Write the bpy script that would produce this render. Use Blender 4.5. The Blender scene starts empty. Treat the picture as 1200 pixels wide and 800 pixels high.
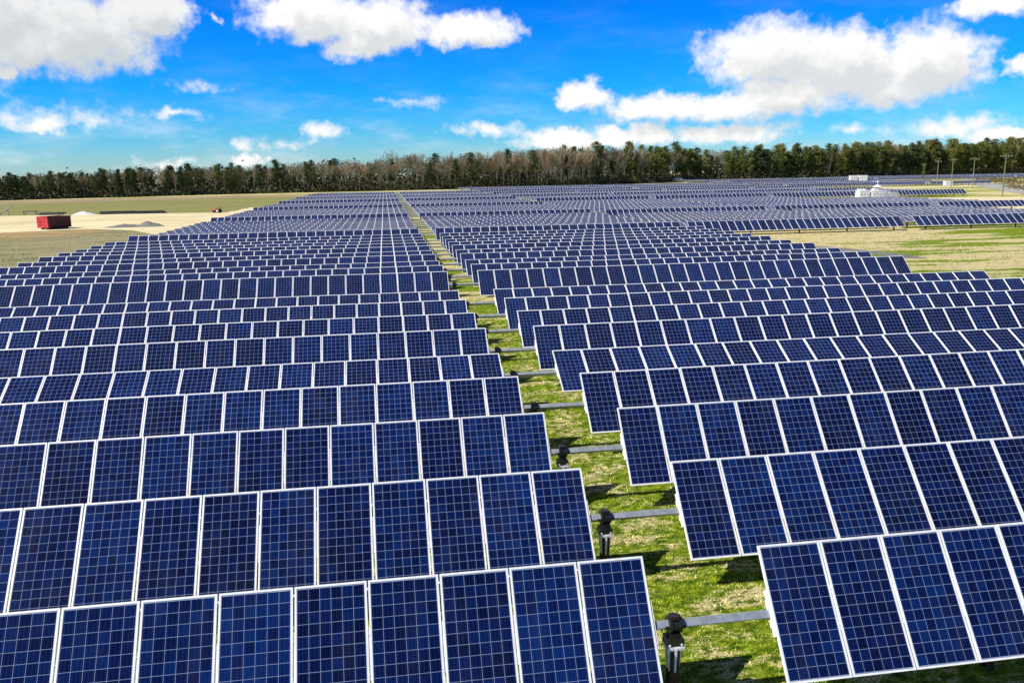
import bpy, bmesh, math, random
import numpy as np
from mathutils import Vector, Matrix, Euler
from mathutils.geometry import tessellate_polygon

random.seed(7)
RNG = np.random.default_rng(11)
scene = bpy.context.scene
COL = scene.collection
PI = math.pi

# ------------------------------------------------------------------ camera
FPX, PITCH, ROLL, YAW = 976.56, 0.19809, 0.016403, 0.14657
TUBE_Z = 1.32
CAM_Z = 6.43 + TUBE_Z
cam_d = bpy.data.cameras.new("camera")
cam = bpy.data.objects.new("camera", cam_d)
COL.objects.link(cam)
cam_d.sensor_fit = 'HORIZONTAL'
cam_d.sensor_width = 36.0
cam_d.lens = 36.0 * FPX / 1200.0
cam_d.clip_start = 0.1
cam_d.clip_end = 9000
r0 = Vector((math.cos(YAW), -math.sin(YAW), 0))
u0 = Vector((math.sin(YAW) * math.sin(PITCH), math.cos(YAW) * math.sin(PITCH), math.cos(PITCH)))
f0 = Vector((math.sin(YAW) * math.cos(PITCH), math.cos(YAW) * math.cos(PITCH), -math.sin(PITCH)))
rv = r0 * math.cos(ROLL) - u0 * math.sin(ROLL)
uv_ = r0 * math.sin(ROLL) + u0 * math.cos(ROLL)
M = Matrix((rv, uv_, -f0)).transposed().to_4x4()
M.translation = (0, 0, CAM_Z)
cam.matrix_world = M
scene.camera = cam

# ------------------------------------------------------------------ exposure
scene.view_settings.view_transform = 'Standard'
scene.view_settings.look = 'None'
scene.view_settings.exposure = 0.40
scene.view_settings.gamma = 1.0
scene.view_settings.use_curve_mapping = False
scene.cycles.max_bounces = 6
scene.cycles.diffuse_bounces = 3
scene.cycles.glossy_bounces = 3
scene.cycles.transparent_max_bounces = 6
scene.cycles.use_denoising = True
scene.cycles.sample_clamp_indirect = 6.0

# ------------------------------------------------------------------ sun
SUN_DIR = Vector((-0.95, -0.24, 1.0)).normalized()          # towards the sun
sun_d = bpy.data.lights.new("sun", 'SUN')
sun_d.energy = 5.0
sun_d.angle = math.radians(0.5)
sun_d.color = (1.0, 0.955, 0.88)
sun = bpy.data.objects.new("sun", sun_d)
sun.rotation_euler = SUN_DIR.to_track_quat('Z', 'Y').to_euler()
sun.location = (0, 0, 60)
COL.objects.link(sun)

# ------------------------------------------------------------------ world: sky and clouds
world = bpy.data.worlds.new("World")
scene.world = world
world.use_nodes = True
wt = world.node_tree
wt.nodes.clear()


def dir_deg(px, py):
    """azimuth / elevation (degrees) of a cloud seen in the photograph."""
    X = (px - 600) / FPX
    Y = -(py - 400) / FPX
    d = rv * X + uv_ * Y + f0
    return math.degrees(math.atan2(d.x, d.y)), math.degrees(math.atan2(d.z, math.hypot(d.x, d.y)))


class NT:
    """small helper for wiring nodes"""
    def __init__(self, tree):
        self.t = tree

    def n(self, kind, **kw):
        nd = self.t.nodes.new(kind)
        for k, v in kw.items():
            setattr(nd, k, v)
        return nd

    def put(self, sock, v):
        if isinstance(v, bpy.types.NodeSocket):
            self.t.links.new(v, sock)
        else:
            sock.default_value = v

    def m(self, op, a, b=0.0, c=0.0, clamp=False):
        nd = self.n('ShaderNodeMath', operation=op, use_clamp=clamp)
        for s, v in zip(nd.inputs, (a, b, c)):
            self.put(s, v)
        return nd.outputs[0]

    def v(self, op, a, b=(0, 0, 0)):
        nd = self.n('ShaderNodeVectorMath', operation=op)
        self.put(nd.inputs[0], a)
        self.put(nd.inputs[1], b)
        return nd.outputs['Value'] if op in ('LENGTH', 'DOT_PRODUCT') else nd.outputs[0]

    def mix(self, f, a, b, mode='MIX'):
        nd = self.n('ShaderNodeMix', data_type='RGBA', blend_type=mode)
        nd.clamp_factor = True
        self.put(nd.inputs['Factor'], f)
        self.put(nd.inputs['A'], a if isinstance(a, bpy.types.NodeSocket) else (*a, 1)[:4])
        self.put(nd.inputs['B'], b if isinstance(b, bpy.types.NodeSocket) else (*b, 1)[:4])
        return nd.outputs['Result']

    def ramp(self, f, stops, interp='LINEAR'):
        nd = self.n('ShaderNodeValToRGB')
        nd.color_ramp.interpolation = interp
        e = nd.color_ramp.elements
        while len(e) < len(stops):
            e.new(0.5)
        for el, (p, c) in zip(e, stops):
            el.position = p
            el.color = (*c, 1)[:4] if not isinstance(c, (int, float)) else (c, c, c, 1)
        self.put(nd.inputs[0], f)
        return nd.outputs[0]

    def sstep(self, x, lo, hi):
        nd = self.n('ShaderNodeMapRange', interpolation_type='SMOOTHSTEP')
        self.put(nd.inputs[0], x)
        self.put(nd.inputs[1], lo)
        self.put(nd.inputs[2], hi)
        return nd.outputs[0]

    def noise(self, vec, scale, detail=4, rough=0.55, lac=2.0, dim='3D'):
        nd = self.n('ShaderNodeTexNoise', noise_dimensions=dim)
        if vec is not None:
            self.put(nd.inputs['Vector'], vec)
        nd.inputs['Scale'].default_value = scale
        nd.inputs['Detail'].default_value = detail
        nd.inputs['Roughness'].default_value = rough
        nd.inputs['Lacunarity'].default_value = lac
        return nd.outputs[0], nd.outputs[1]


# (px, py, rx, ry up, ry down, weight) as seen in the photo, turned into sky directions
CLOUDS = [
    (85, 38, 105, 62, 50, 1.0), (175, 15, 50, 34, 34, 1.0), (20, 60, 60, 40, 28, 1.0), (-60, 20, 120, 80, 70, 1.0),
    (5, 86, 16, 10, 6, .8),
    (360, 22, 80, 42, 30, 1.0), (440, 35, 85, 44, 26, 1.0), (545, 38, 80, 26, 18, 1.0), (420, 52, 50, 22, 20, 1.0),
    (905, 65, 92, 46, 42, 1.0), (985, 75, 85, 45, 48, 1.0), (1080, 75, 78, 48, 40, 1.0), (920, 110, 80, 30, 26, .9),
    (1040, 100, 90, 30, 26, .9),
    (683, 113, 34, 23, 20, .9), (775, 128, 90, 22, 18, .85), (850, 125, 80, 20, 20, .85), (900, 118, 70, 22, 28, .85),
    (655, 160, 56, 15, 12, .9), (745, 160, 80, 18, 13, .9), (850, 158, 90, 18, 14, .85), (700, 166, 130, 9, 9, .8), (575, 152, 60, 13, 11, .5),
    (1110, 149, 66, 18, 15, .6), (1175, 160, 50, 10, 9, .8), (1165, 4, 44, 20, 16, 1.0), (1198, 76, 20, 13, 11, .9),
    (380, 156, 30, 16, 11, .6), (335, 168, 50, 10, 8, .3), (50, 146, 50, 12, 9, .6), (60, 140, 130, 18, 16, .3),
    (230, 102, 42, 9, 8, .3), (200, 133, 34, 8, 7, .4), (292, 187, 32, 9, 8, .65), (250, 23, 8, 8, 7, .45),
    (285, 170, 34, 12, 10, .35), (200, 192, 44, 8, 6, .4), (480, 118, 60, 8, 8, .22), (1000, 150, 60, 10, 9, .3),
]
grp = bpy.data.node_groups.new("cloud_field", 'ShaderNodeTree')
grp.interface.new_socket("P", in_out='INPUT', socket_type='NodeSocketVector')
grp.interface.new_socket("D", in_out='OUTPUT', socket_type='NodeSocketFloat')
g = NT(grp)
gi = g.n('NodeGroupInput')
go = g.n('NodeGroupOutput')
P0 = gi.outputs[0]
_, wn = g.noise(P0, 0.55, 3, 0.55)
_, wn2 = g.noise(P0, 2.2, 3, 0.6)
w1 = g.v('MULTIPLY', g.v('SUBTRACT', wn, (.5, .5, .5)), (2.6, 1.5, 0))
w2 = g.v('MULTIPLY', g.v('SUBTRACT', wn2, (.5, .5, .5)), (0.6, 0.5, 0))
PW = g.v('ADD', P0, g.v('ADD', w1, w2))
deg = 57.2958 / FPX
sp = g.n('ShaderNodeSeparateXYZ')
g.put(sp.inputs[0], PW)
U0, V0 = sp.outputs[0], sp.outputs[1]
acc = None
for (px, py, rx, ryu, ryd, wgt) in CLOUDS:
    a, e = dir_deg(px, py)
    kx, ku, kd = 1 / (rx * deg), 1 / (ryu * deg), 1 / (ryd * deg)
    # the tiny dependence on the running maximum keeps the evaluation sequential
    u_ = U0 if acc is None else g.m('MULTIPLY_ADD', acc, 1e-7, U0)
    v_ = V0 if acc is None else g.m('MULTIPLY_ADD', acc, 1e-7, V0)
    x = g.m('MULTIPLY_ADD', u_, kx, -a * kx)
    y = g.m('MAXIMUM', g.m('MULTIPLY_ADD', v_, ku, -e * ku), g.m('MULTIPLY_ADD', v_, -kd, e * kd))
    ln = g.m('SQRT', g.m('MULTIPLY_ADD', y, y, g.m('MULTIPLY', x, x)))
    f_ = g.m('MULTIPLY_ADD', ln, -wgt, 1.0 * wgt)
    acc = f_ if acc is None else g.m('SMOOTH_MAX', acc, f_, 0.12)
fb, _ = g.noise(P0, 0.95, 7, 0.56)
wisp, _ = g.noise(g.v('MULTIPLY', P0, (0.35, 1.1, 1)), 0.8, 6, 0.6)
fld = g.m('ADD', acc, g.m('MULTIPLY', g.m('SUBTRACT', fb, 0.52), 0.85))
g.put(go.inputs[0], fld)

w = NT(wt)
tc = w.n('ShaderNodeTexCoord')
sx = w.n('ShaderNodeSeparateXYZ')
w.put(sx.inputs[0], w.v('NORMALIZE', tc.outputs['Generated']))
az = w.m('MULTIPLY', w.m('ARCTAN2', sx.outputs[0], sx.outputs[1]), 57.2958)
el = w.m('MULTIPLY', w.m('ARCSINE', sx.outputs[2]), 57.2958)
cx = w.n('ShaderNodeCombineXYZ')
w.put(cx.inputs[0], az)
w.put(cx.inputs[1], el)
PV = cx.outputs[0]
g1 = w.n('ShaderNodeGroup', node_tree=grp)
w.put(g1.inputs[0], PV)
g2 = w.n('ShaderNodeGroup', node_tree=grp)
dens = g1.outputs[0]
dv_ = w.n('ShaderNodeVectorMath', operation='MULTIPLY_ADD')
w.put(dv_.inputs[0], dens)
dv_.inputs[1].default_value = (1e-7, 1e-7, 0)
w.put(dv_.inputs[2], PV)
w.put(g2.inputs[0], w.v('ADD', dv_.outputs[0], (-0.75, 1.25, 0)))
dens_sun = g2.outputs[0]
alpha = w.sstep(dens, -0.03, 0.50)
# wisps and thin veils near the horizon
wn1, _ = w.noise(w.v('MULTIPLY', PV, (0.16, 0.55, 1)), 1.0, 7, 0.62)
veil = w.m('MULTIPLY', w.sstep(wn1, 0.44, 0.80), w.m('SUBTRACT', 0.50, w.m('MULTIPLY', w.sstep(el, 1.5, 7.0), 0.45)))
alpha = w.m('MAXIMUM', alpha, veil)
# unseen broken cloud, added ahead to grey the far panel reflections; clear behind camera
hn, _ = w.noise(w.v('MULTIPLY', PV, (.05, .08, 1)), 1.0, 6, .6)
high = w.m('MULTIPLY', w.sstep(hn, .34, .60), w.m('MULTIPLY', w.sstep(el, 12.0, 17.0), w.m('SUBTRACT', 1.0, w.sstep(el, 34.0, 44.0))))
high = w.m('MULTIPLY', high, w.sstep(w.m('COSINE', w.m('DIVIDE', az, 57.2958)), .35, .6))
alpha = w.m('MAXIMUM', alpha, w.m('MULTIPLY', high, .62))
occl = w.sstep(w.m('SUBTRACT', dens_sun, w.m('MULTIPLY', dens, 0.25)), 0.02, 0.62)
leftgrey = w.m('MULTIPLY', w.sstep(w.m('MULTIPLY', az, -1.0), 8.0, 13.0), w.sstep(el, 4.2, 6.5))
shade = w.m('MAXIMUM', w.m('MULTIPLY', occl, 0.60), w.m('MULTIPLY', leftgrey, w.m('ADD', 0.28, w.m('MULTIPLY', occl, 0.5))))
cloud_col = w.mix(shade, (12.9, 12.8, 12.7), (6.8, 7.5, 8.0))
sky = w.n('ShaderNodeTexSky', sky_type='NISHITA')
sky.sun_disc = False
sky.sun_elevation = math.asin(SUN_DIR.z)
sky.sun_rotation = math.atan2(SUN_DIR.x, SUN_DIR.y)
sky.altitude = 0
sky.air_density = 1.0
sky.dust_density = 0.6
sky.ozone_density = 2.0
tint = w.ramp(w.m('DIVIDE', el, 90.0, clamp=True),
              [(0.0, (1.30, 1.82, 2.20)), (0.012, (.85, 1.58, 2.22)), (0.03, (.30, 1.28, 2.28)), (0.06, (.055, 1.02, 2.32)), (0.11, (.010, .79, 2.32)),
               (0.22, (.02, .30, 1.1)), (0.5, (.04, .20, .66)), (1.0, (.05, .17, .50))])
skyc = w.mix(1.0, sky.outputs[0], tint, 'MULTIPLY')
fin = w.mix(alpha, skyc, cloud_col)
bg = w.n('ShaderNodeBackground')
w.put(bg.inputs[0], fin)
bg.inputs[1].default_value = 0.06
wo = w.n('ShaderNodeOutputWorld')
wt.links.new(bg.outputs[0], wo.inputs[0])
world.cycles.sampling_method = 'MANUAL'
world.cycles.sample_map_resolution = 512


# ------------------------------------------------------------------ materials
def mat(name, color=(.5, .5, .5), rough=.6, metal=0.0, spec=.5):
    m = bpy.data.materials.new(name)
    m.use_nodes = True
    b = m.node_tree.nodes['Principled BSDF']
    b.inputs['Base Color'].default_value = (*color, 1)
    b.inputs['Roughness'].default_value = rough
    b.inputs['Metallic'].default_value = metal
    b.inputs['Specular IOR Level'].default_value = spec
    return m, NT(m.node_tree), b


def worn(name, color, color2, scale, rough=.6, metal=0.0, spec=.5, lo=.35, hi=.7, bump=0.0, coord='Object'):
    m, t, b = mat(name, color, rough, metal, spec)
    tcn = t.n('ShaderNodeTexCoord')
    nz, _ = t.noise(tcn.outputs[coord], scale, 6, .6)
    t.put(b.inputs['Base Color'], t.mix(t.sstep(nz, lo, hi), color, color2))
    t.put(b.inputs['Roughness'], t.m('ADD', rough - .08, t.m('MULTIPLY', nz, .16)))
    if bump:
        bn = t.n('ShaderNodeBump')
        bn.inputs['Strength'].default_value = bump
        t.put(bn.inputs['Height'], nz)
        t.put(b.inputs['Normal'], bn.outputs[0])
    return m


M_FRAME = worn('anodised_aluminium', (.88, .865, .83), (.74, .73, .70), 3.0, rough=.42, metal=.08)
M_BACK = worn('white_backsheet', (.74, .75, .77), (.66, .67, .7), 2.0, rough=.55)
M_GALV = worn('galvanised_steel', (.47, .50, .51), (.33, .36, .38), 9.0, rough=.42, metal=.45)
M_BLACK = worn('black_painted_steel', (.010, .010, .011), (.022, .020, .019), 14.0, rough=.42)
M_RUST = worn('weathered_steel', (.075, .036, .020), (.030, .018, .014), 11.0, rough=.85, bump=.3)
M_SILVER = worn('cast_aluminium', (.80, .81, .81), (.62, .64, .65), 16.0, rough=.4, metal=.1)
M_WHITE = worn('white_paint', (.80, .80, .79), (.70, .69, .66), .9, rough=.4)
M_WHITE2 = worn('off_white_paint', (.70, .71, .69), (.6, .6, .57), .8, rough=.5)
M_GREYP = worn('grey_green_paint', (.42, .45, .43), (.33, .36, .35), .9, rough=.5)
M_RED = worn('red_paint', (.62, .035, .040), (.42, .035, .030), 1.4, rough=.45)
M_REDD = worn('shaded_red_paint', (.13, .030, .022), (.06, .026, .018), 1.1, rough=.75)  # skip body: shade of its side away from the sun put into the red
M_ORANGE = worn('orange_paint', (.62, .12, .03), (.45, .10, .03), 1.5, rough=.5)
M_TYRE = worn('tyre_rubber', (.012, .012, .012), (.03, .028, .025), 5.0, rough=.85)
M_PIPE = worn('black_plastic', (.012, .012, .013), (.03, .03, .03), 1.0, rough=.5)
M_POLE = worn('pole_timber', (.24, .22, .13), (.16, .15, .09), 2.0, rough=.85)
M_POLEG = worn('mossy_pole_timber', (.24, .27, .10), (.16, .19, .06), 2.0, rough=.9)
M_INSUL = worn('insulator_porcelain', (.6, .6, .58), (.5, .5, .5), 2.0, rough=.3)
M_TIMBER = worn('pale_timber', (.52, .48, .40), (.40, .36, .29), 1.5, rough=.8)
M_TARP = worn('white_tarp', (.75, .75, .72), (.6, .6, .57), 1.0, rough=.6)


def make_cells():
    m, t, b = mat('solar_cells', (.01, .02, .1), .16, 0, .5)
    uvn = t.n('ShaderNodeUVMap')
    uvn.uv_map = 'UVMap'
    s = t.n('ShaderNodeSeparateXYZ')
    t.put(s.inputs[0], uvn.outputs[0])
    PU, PVV = .1525, .1560
    cu = t.m('DIVIDE', s.outputs[0], PU)
    cv = t.m('DIVIDE', s.outputs[1], PVV)
    fu = t.m('FRACT', t.m('ADD', cu, 60.0))
    fv = t.m('FRACT', t.m('ADD', cv, 60.0))
    iu = t.m('FLOOR', t.m('ADD', cu, 60.0))
    iv = t.m('FLOOR', t.m('ADD', cv, 60.0))
    du = t.m('ABSOLUTE', t.m('SUBTRACT', fu, .5))
    dv = t.m('ABSOLUTE', t.m('SUBTRACT', fv, .5))
    gap = t.m('MAXIMUM', t.m('GREATER_THAN', du, .5 - .0027 / PU), t.m('GREATER_THAN', dv, .5 - .0027 / PVV))
    outside = t.m('MAXIMUM', t.m('GREATER_THAN', t.m('ABSOLUTE', s.outputs[0]), 3 * PU),
                  t.m('GREATER_THAN', t.m('ABSOLUTE', s.outputs[1]), 6 * PVV))
    white = t.m('MAXIMUM', gap, outside)
    # busbars: three thin tinned ribbons per cell
    fb3 = t.m('ABSOLUTE', t.m('SUBTRACT', t.m('FRACT', t.m('MULTIPLY', fu, 3.0)), .5))
    bus = t.m('LESS_THAN', fb3, .018)
    oi = t.n('ShaderNodeObjectInfo')
    ge = t.n('ShaderNodeNewGeometry')
    pid = t.m('ADD', t.m('MULTIPLY', oi.outputs['Random'], 91.7), t.m('MULTIPLY', ge.outputs['Random Per Island'], 57.3))
    cxyz = t.n('ShaderNodeCombineXYZ')
    t.put(cxyz.inputs[0], iu)
    t.put(cxyz.inputs[1], iv)
    t.put(cxyz.inputs[2], pid)
    wn_ = t.n('ShaderNodeTexWhiteNoise', noise_dimensions='3D')
    t.put(wn_.inputs['Vector'], cxyz.outputs[0])
    r1 = wn_.outputs['Value']
    pw = t.n('ShaderNodeTexWhiteNoise', noise_dimensions='1D')
    t.put(pw.inputs['W'], pid)
    pr = pw.outputs['Value']
    vo = t.n('ShaderNodeTexVoronoi')
    vo.inputs['Scale'].default_value = 70
    t.put(vo.inputs['Vector'], t.v('ADD', uvn.outputs[0], cxyz.outputs[0]))
    cr = t.n('ShaderNodeSeparateXYZ')
    t.put(cr.inputs[0], vo.outputs['Color'])
    sheen_n, _ = t.noise(ge.outputs['Position'], .07, 3, .6)  # broad noise painting lighter sky-sheen patches into the cell colour
    tone = t.m('ADD', t.m('ADD', t.m('ADD', t.m('MULTIPLY', r1, .50), t.m('MULTIPLY', t.m('SUBTRACT', sheen_n, .5), .5)), t.m('MULTIPLY', pr, .34)), t.m('MULTIPLY', cr.outputs[0], .16))
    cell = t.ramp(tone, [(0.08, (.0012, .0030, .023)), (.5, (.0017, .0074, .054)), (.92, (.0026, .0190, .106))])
    c1 = t.mix(t.m('MULTIPLY', bus, .30), cell, (.11, .15, .22))
    du_, _ = t.noise(t.v('MULTIPLY', ge.outputs['Position'], (1.6, .5, .5)), 1.3, 5, .65)
    c1 = t.mix(t.m('MULTIPLY', t.sstep(du_, .45, .78), .022), c1, (.42, .44, .44))
    c2 = t.mix(white, c1, (.235, .285, .41))
    t.put(b.inputs['Base Color'], c2)
    b.inputs['Roughness'].default_value = .13
    b.inputs['IOR'].default_value = 1.45
    dn, _ = t.noise(ge.outputs['Position'], 1.7, 5, .6)
    t.put(b.inputs['Roughness'], t.m('ADD', .10, t.m('MULTIPLY', dn, .12)))
    return m


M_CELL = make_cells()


def ground_material(name, cols, scale1, scale2, bump=.4, stretch=(1, 1, 1), green_band=False):
    """cols: base, second, third (fine straw/soil)"""
    m, t, b = mat(name, cols[0], .95, 0, .15)
    ge = t.n('ShaderNodeNewGeometry')
    pos = t.v('MULTIPLY', ge.outputs['Position'], stretch)
    n1, _ = t.noise(pos, scale1, 6, .62)
    n2, _ = t.noise(pos, scale2, 6, .65)
    n3, _ = t.noise(pos, scale2 * 6, 4, .7)
    n4, _ = t.noise(pos, scale1 * .13, 4, .6)
    c = t.mix(t.sstep(t.m('ADD', n1, t.m('MULTIPLY', t.m('SUBTRACT', n2, .5), .5)), .42, .60), cols[0], cols[1])
    c = t.mix(t.sstep(t.m('ADD', n2, t.m('MULTIPLY', t.m('SUBTRACT', n3, .5), .6)), .52, .68), c, cols[2])
    c = t.mix(t.m('MULTIPLY', t.sstep(n4, .4, .7), .35), c, cols[1])
    st, _ = t.noise(t.v('MULTIPLY', ge.outputs['Position'], (.05, .34, 1)), 1.0, 6, .68)
    fine = t.m('ADD', .20, t.m('ADD', t.m('MULTIPLY', n3, .56), t.m('MULTIPLY', st, 1.04)))
    t.put(b.inputs['Base Color'], t.mix(1.0, c, t.ramp(t.m('DIVIDE', fine, 1.4), [(0, 0.0), (1, 1.4)]), 'MULTIPLY'))
    bn = t.n('ShaderNodeBump')
    bn.inputs['Strength'].default_value = bump
    bn.inputs['Distance'].default_value = .08
    t.put(bn.inputs['Height'], t.m('ADD', n2, t.m('MULTIPLY', n3, .5)))
    t.put(b.inputs['Normal'], bn.outputs[0])
    return m


def patch_colour(t, p, island=None):
    """patchy moss-green grass with straw, drier and yellower away from the first rows"""
    s = t.n('ShaderNodeSeparateXYZ')
    t.put(s.inputs[0], p)
    ps = t.v('MULTIPLY', p, (.75, 1.2, 0))
    n1, _ = t.noise(ps, 1.15, 5, .6)
    n2, _ = t.noise(ps, 5.5, 5, .65)
    n3, _ = t.noise(t.v('MULTIPLY', p, (1, 1.3, 0)), 21, 4, .7)
    nb, _ = t.noise(t.v('MULTIPLY', p, (.03, .16, 0)), 1.0, 5, .6)
    dry = t.sstep(s.outputs[1], 36, 66)
    r = island if island is not None else n3
    base = t.mix(t.sstep(n2, .36, .62), (.066, .130, .005), (.290, .365, .018))
    straw = t.mix(t.sstep(n3, .36, .64), (.46, .37, .13), (.82, .71, .40))
    k = t.m('ADD', t.m('ADD', n1, t.m('MULTIPLY', n2, .75)), t.m('MULTIPLY', r, .44 if island is None else .26))
    if island is not None:
        k = t.m('ADD', k, .07)
    k = t.m('ADD', k, t.m('ADD', -.012, t.m('MULTIPLY', dry, .23)))
    k = t.m('SUBTRACT', k, t.m('MULTIPLY', t.m('MULTIPLY', t.sstep(nb, .49, .58), dry), .50))
    st, _ = t.noise(t.v('MULTIPLY', p, (.07, .42, 0)), 1.0, 6, .68)
    k = t.m('ADD', k, t.m('MULTIPLY', t.m('SUBTRACT', st, .5), t.m('MULTIPLY', dry, .75)))
    c = t.mix(t.sstep(k, 1.10, 1.22), base, straw)
    soil = t.sstep(t.m('ADD', n2, t.m('MULTIPLY', n3, .35)), .44, .56)
    c = t.mix(t.m('SUBTRACT', 1.0, t.m('MULTIPLY', t.m('SUBTRACT', 1.0, soil), t.m('SUBTRACT', 1.0, dry))), (.075, .062, .022), c)
    f = t.m('ADD', .45, t.m('MULTIPLY', n3, 1.1))
    fm = t.n('ShaderNodeCombineXYZ')
    for i in range(3):
        t.put(fm.inputs[i], f)
    return t.mix(1.0, c, fm.outputs[0], 'MULTIPLY'), n2, n3


def aisle_ground():
    m, t, b = mat('patchy_grass', (.1, .15, .02), .95, 0, .1)
    ge = t.n('ShaderNodeNewGeometry')
    c, n2, n3 = patch_colour(t, ge.outputs['Position'])
    t.put(b.inputs['Base Color'], c)
    bn = t.n('ShaderNodeBump')
    bn.inputs['Strength'].default_value = 1.0
    bn.inputs['Distance'].default_value = .12
    t.put(bn.inputs['Height'], t.m('ADD', n2, t.m('MULTIPLY', n3, .6)))
    t.put(b.inputs['Normal'], bn.outputs[0])
    return m


M_GROUND = aisle_ground()
M_SAND = ground_material('pale_sand', [(.66, .575, .34), (.56, .47, .25), (.74, .67, .44)], .12, 1.4, .3, (.5, 1.2, 1))
M_STUBBLE = ground_material('grey_green_stubble', [(.27, .235, .125), (.19, .185, .085), (.37, .31, .17)], .13, 1.1, .5, (.5, 1.3, 1))
M_OCHRE = ground_material('ochre_soil', [(.36, .24, .10), (.24, .20, .09), (.46, .33, .15)], .25, 1.8, .5, (.5, 1.2, 1))
M_MEADOW = ground_material('olive_meadow', [(.225, .215, .065), (.185, .19, .055), (.28, .25, .095)], .05, .6, .4, (.4, 1.3, 1))
M_HAY = ground_material('dry_reed_grass', [(.33, .26, .15), (.24, .19, .10), (.40, .33, .20)], .10, .8, .5, (.4, 1.5, 1))
M_GRAVEL = ground_material('grey_gravel', [(.20, .20, .18), (.14, .14, .13), (.27, .27, .24)], .5, 5.0, .6)
M_LITTER = ground_material('leaf_litter', [(.045, .034, .020), (.030, .026, .014), (.07, .052, .03)], .2, 2.0, .5)
M_ROAD = ground_material('gravel_road', [(.36, .35, .31), (.30, .29, .25), (.42, .41, .36)], .2, 2.0, .4)


def foliage_mat(name, c_dark, c_light, c_alt=None, trans=.25):
    m, t, b = mat(name, c_dark, .75, 0, .25)
    ge = t.n('ShaderNodeNewGeometry')
    oi = t.n('ShaderNodeObjectInfo')
    n1, _ = t.noise(ge.outputs['Position'], .55, 3, .6)
    k = t.m('ADD', t.m('MULTIPLY', ge.outputs['Random Per Island'], .45),
            t.m('ADD', t.m('MULTIPLY', oi.outputs['Random'], .40), t.m('MULTIPLY', n1, .3)))
    c = t.mix(t.sstep(k, .2, .95), c_dark, c_light)
    if c_alt:
        c = t.mix(t.m('MULTIPLY', t.sstep(oi.outputs['Random'], .62, .95), .8), c, c_alt)
    t.put(b.inputs['Base Color'], c)
    return m


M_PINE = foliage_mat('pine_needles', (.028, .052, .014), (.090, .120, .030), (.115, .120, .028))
M_PINEB = foliage_mat('sunlit_pine_needles', (.052, .082, .014), (.150, .175, .028), (.185, .175, .036))  # lighter copy of the needles, sunlight put into the colour
M_TWIG = foliage_mat('bare_twigs', (.22, .180, .110), (.40, .330, .215), (.33, .205, .105))
M_BARK = worn('grey_bark', (.22, .19, .14), (.36, .32, .25), .8, rough=.9)
M_BARKP = worn('pine_bark', (.10, .065, .045), (.16, .115, .08), .8, rough=.9)
M_UNDER = foliage_mat('thicket_leaves', (.040, .046, .016), (.130, .125, .040), (.14, .115, .05))
M_WOOD = foliage_mat('deep_wood_leaves', (.040, .048, .018), (.125, .120, .048))
M_SCRUB = foliage_mat('brown_scrub_leaves', (.085, .062, .030), (.17, .13, .06), (.10, .11, .03))


def blade_mat():
    m, t, b = mat('grass_blades', (.1, .14, .02), .8, 0, .2)
    ge = t.n('ShaderNodeNewGeometry')
    c, _, _ = patch_colour(t, ge.outputs['Position'], ge.outputs['Random Per Island'])
    t.put(b.inputs['Base Color'], t.mix(1.0, c, (1.35, 1.35, 1.35), 'MULTIPLY'))
    return m


M_BLADE = blade_mat()
M_TUFT = foliage_mat('tussock_blades', (.26, .27, .06), (.66, .56, .28), (.28, .34, .05))
M_RUT = ground_material('rutted_sand', [(.50, .42, .25), (.42, .35, .20), (.58, .50, .32)], .3, 1.6, .4)


# ------------------------------------------------------------------ object helpers
def mesh_obj(name, verts, faces, mats, parent=None, mi=None, smooth=False, uvs=None):
    me = bpy.data.meshes.new(name)
    me.from_pydata([tuple(v) for v in verts], [], [tuple(f) for f in faces])
    for m_ in (mats if isinstance(mats, (list, tuple)) else [mats]):
        me.materials.append(m_)
    if mi is not None:
        me.polygons.foreach_set('material_index', mi)
    if smooth:
        me.polygons.foreach_set('use_smooth', [True] * len(me.polygons))
    if uvs is not None:
        ul = me.uv_layers.new(name='UVMap')
        ul.data.foreach_set('uv', np.asarray(uvs, dtype=np.float32).ravel())
    me.update()
    o = bpy.data.objects.new(name, me)
    COL.objects.link(o)
    if parent is not None:
        o.parent = parent
    return o


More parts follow.
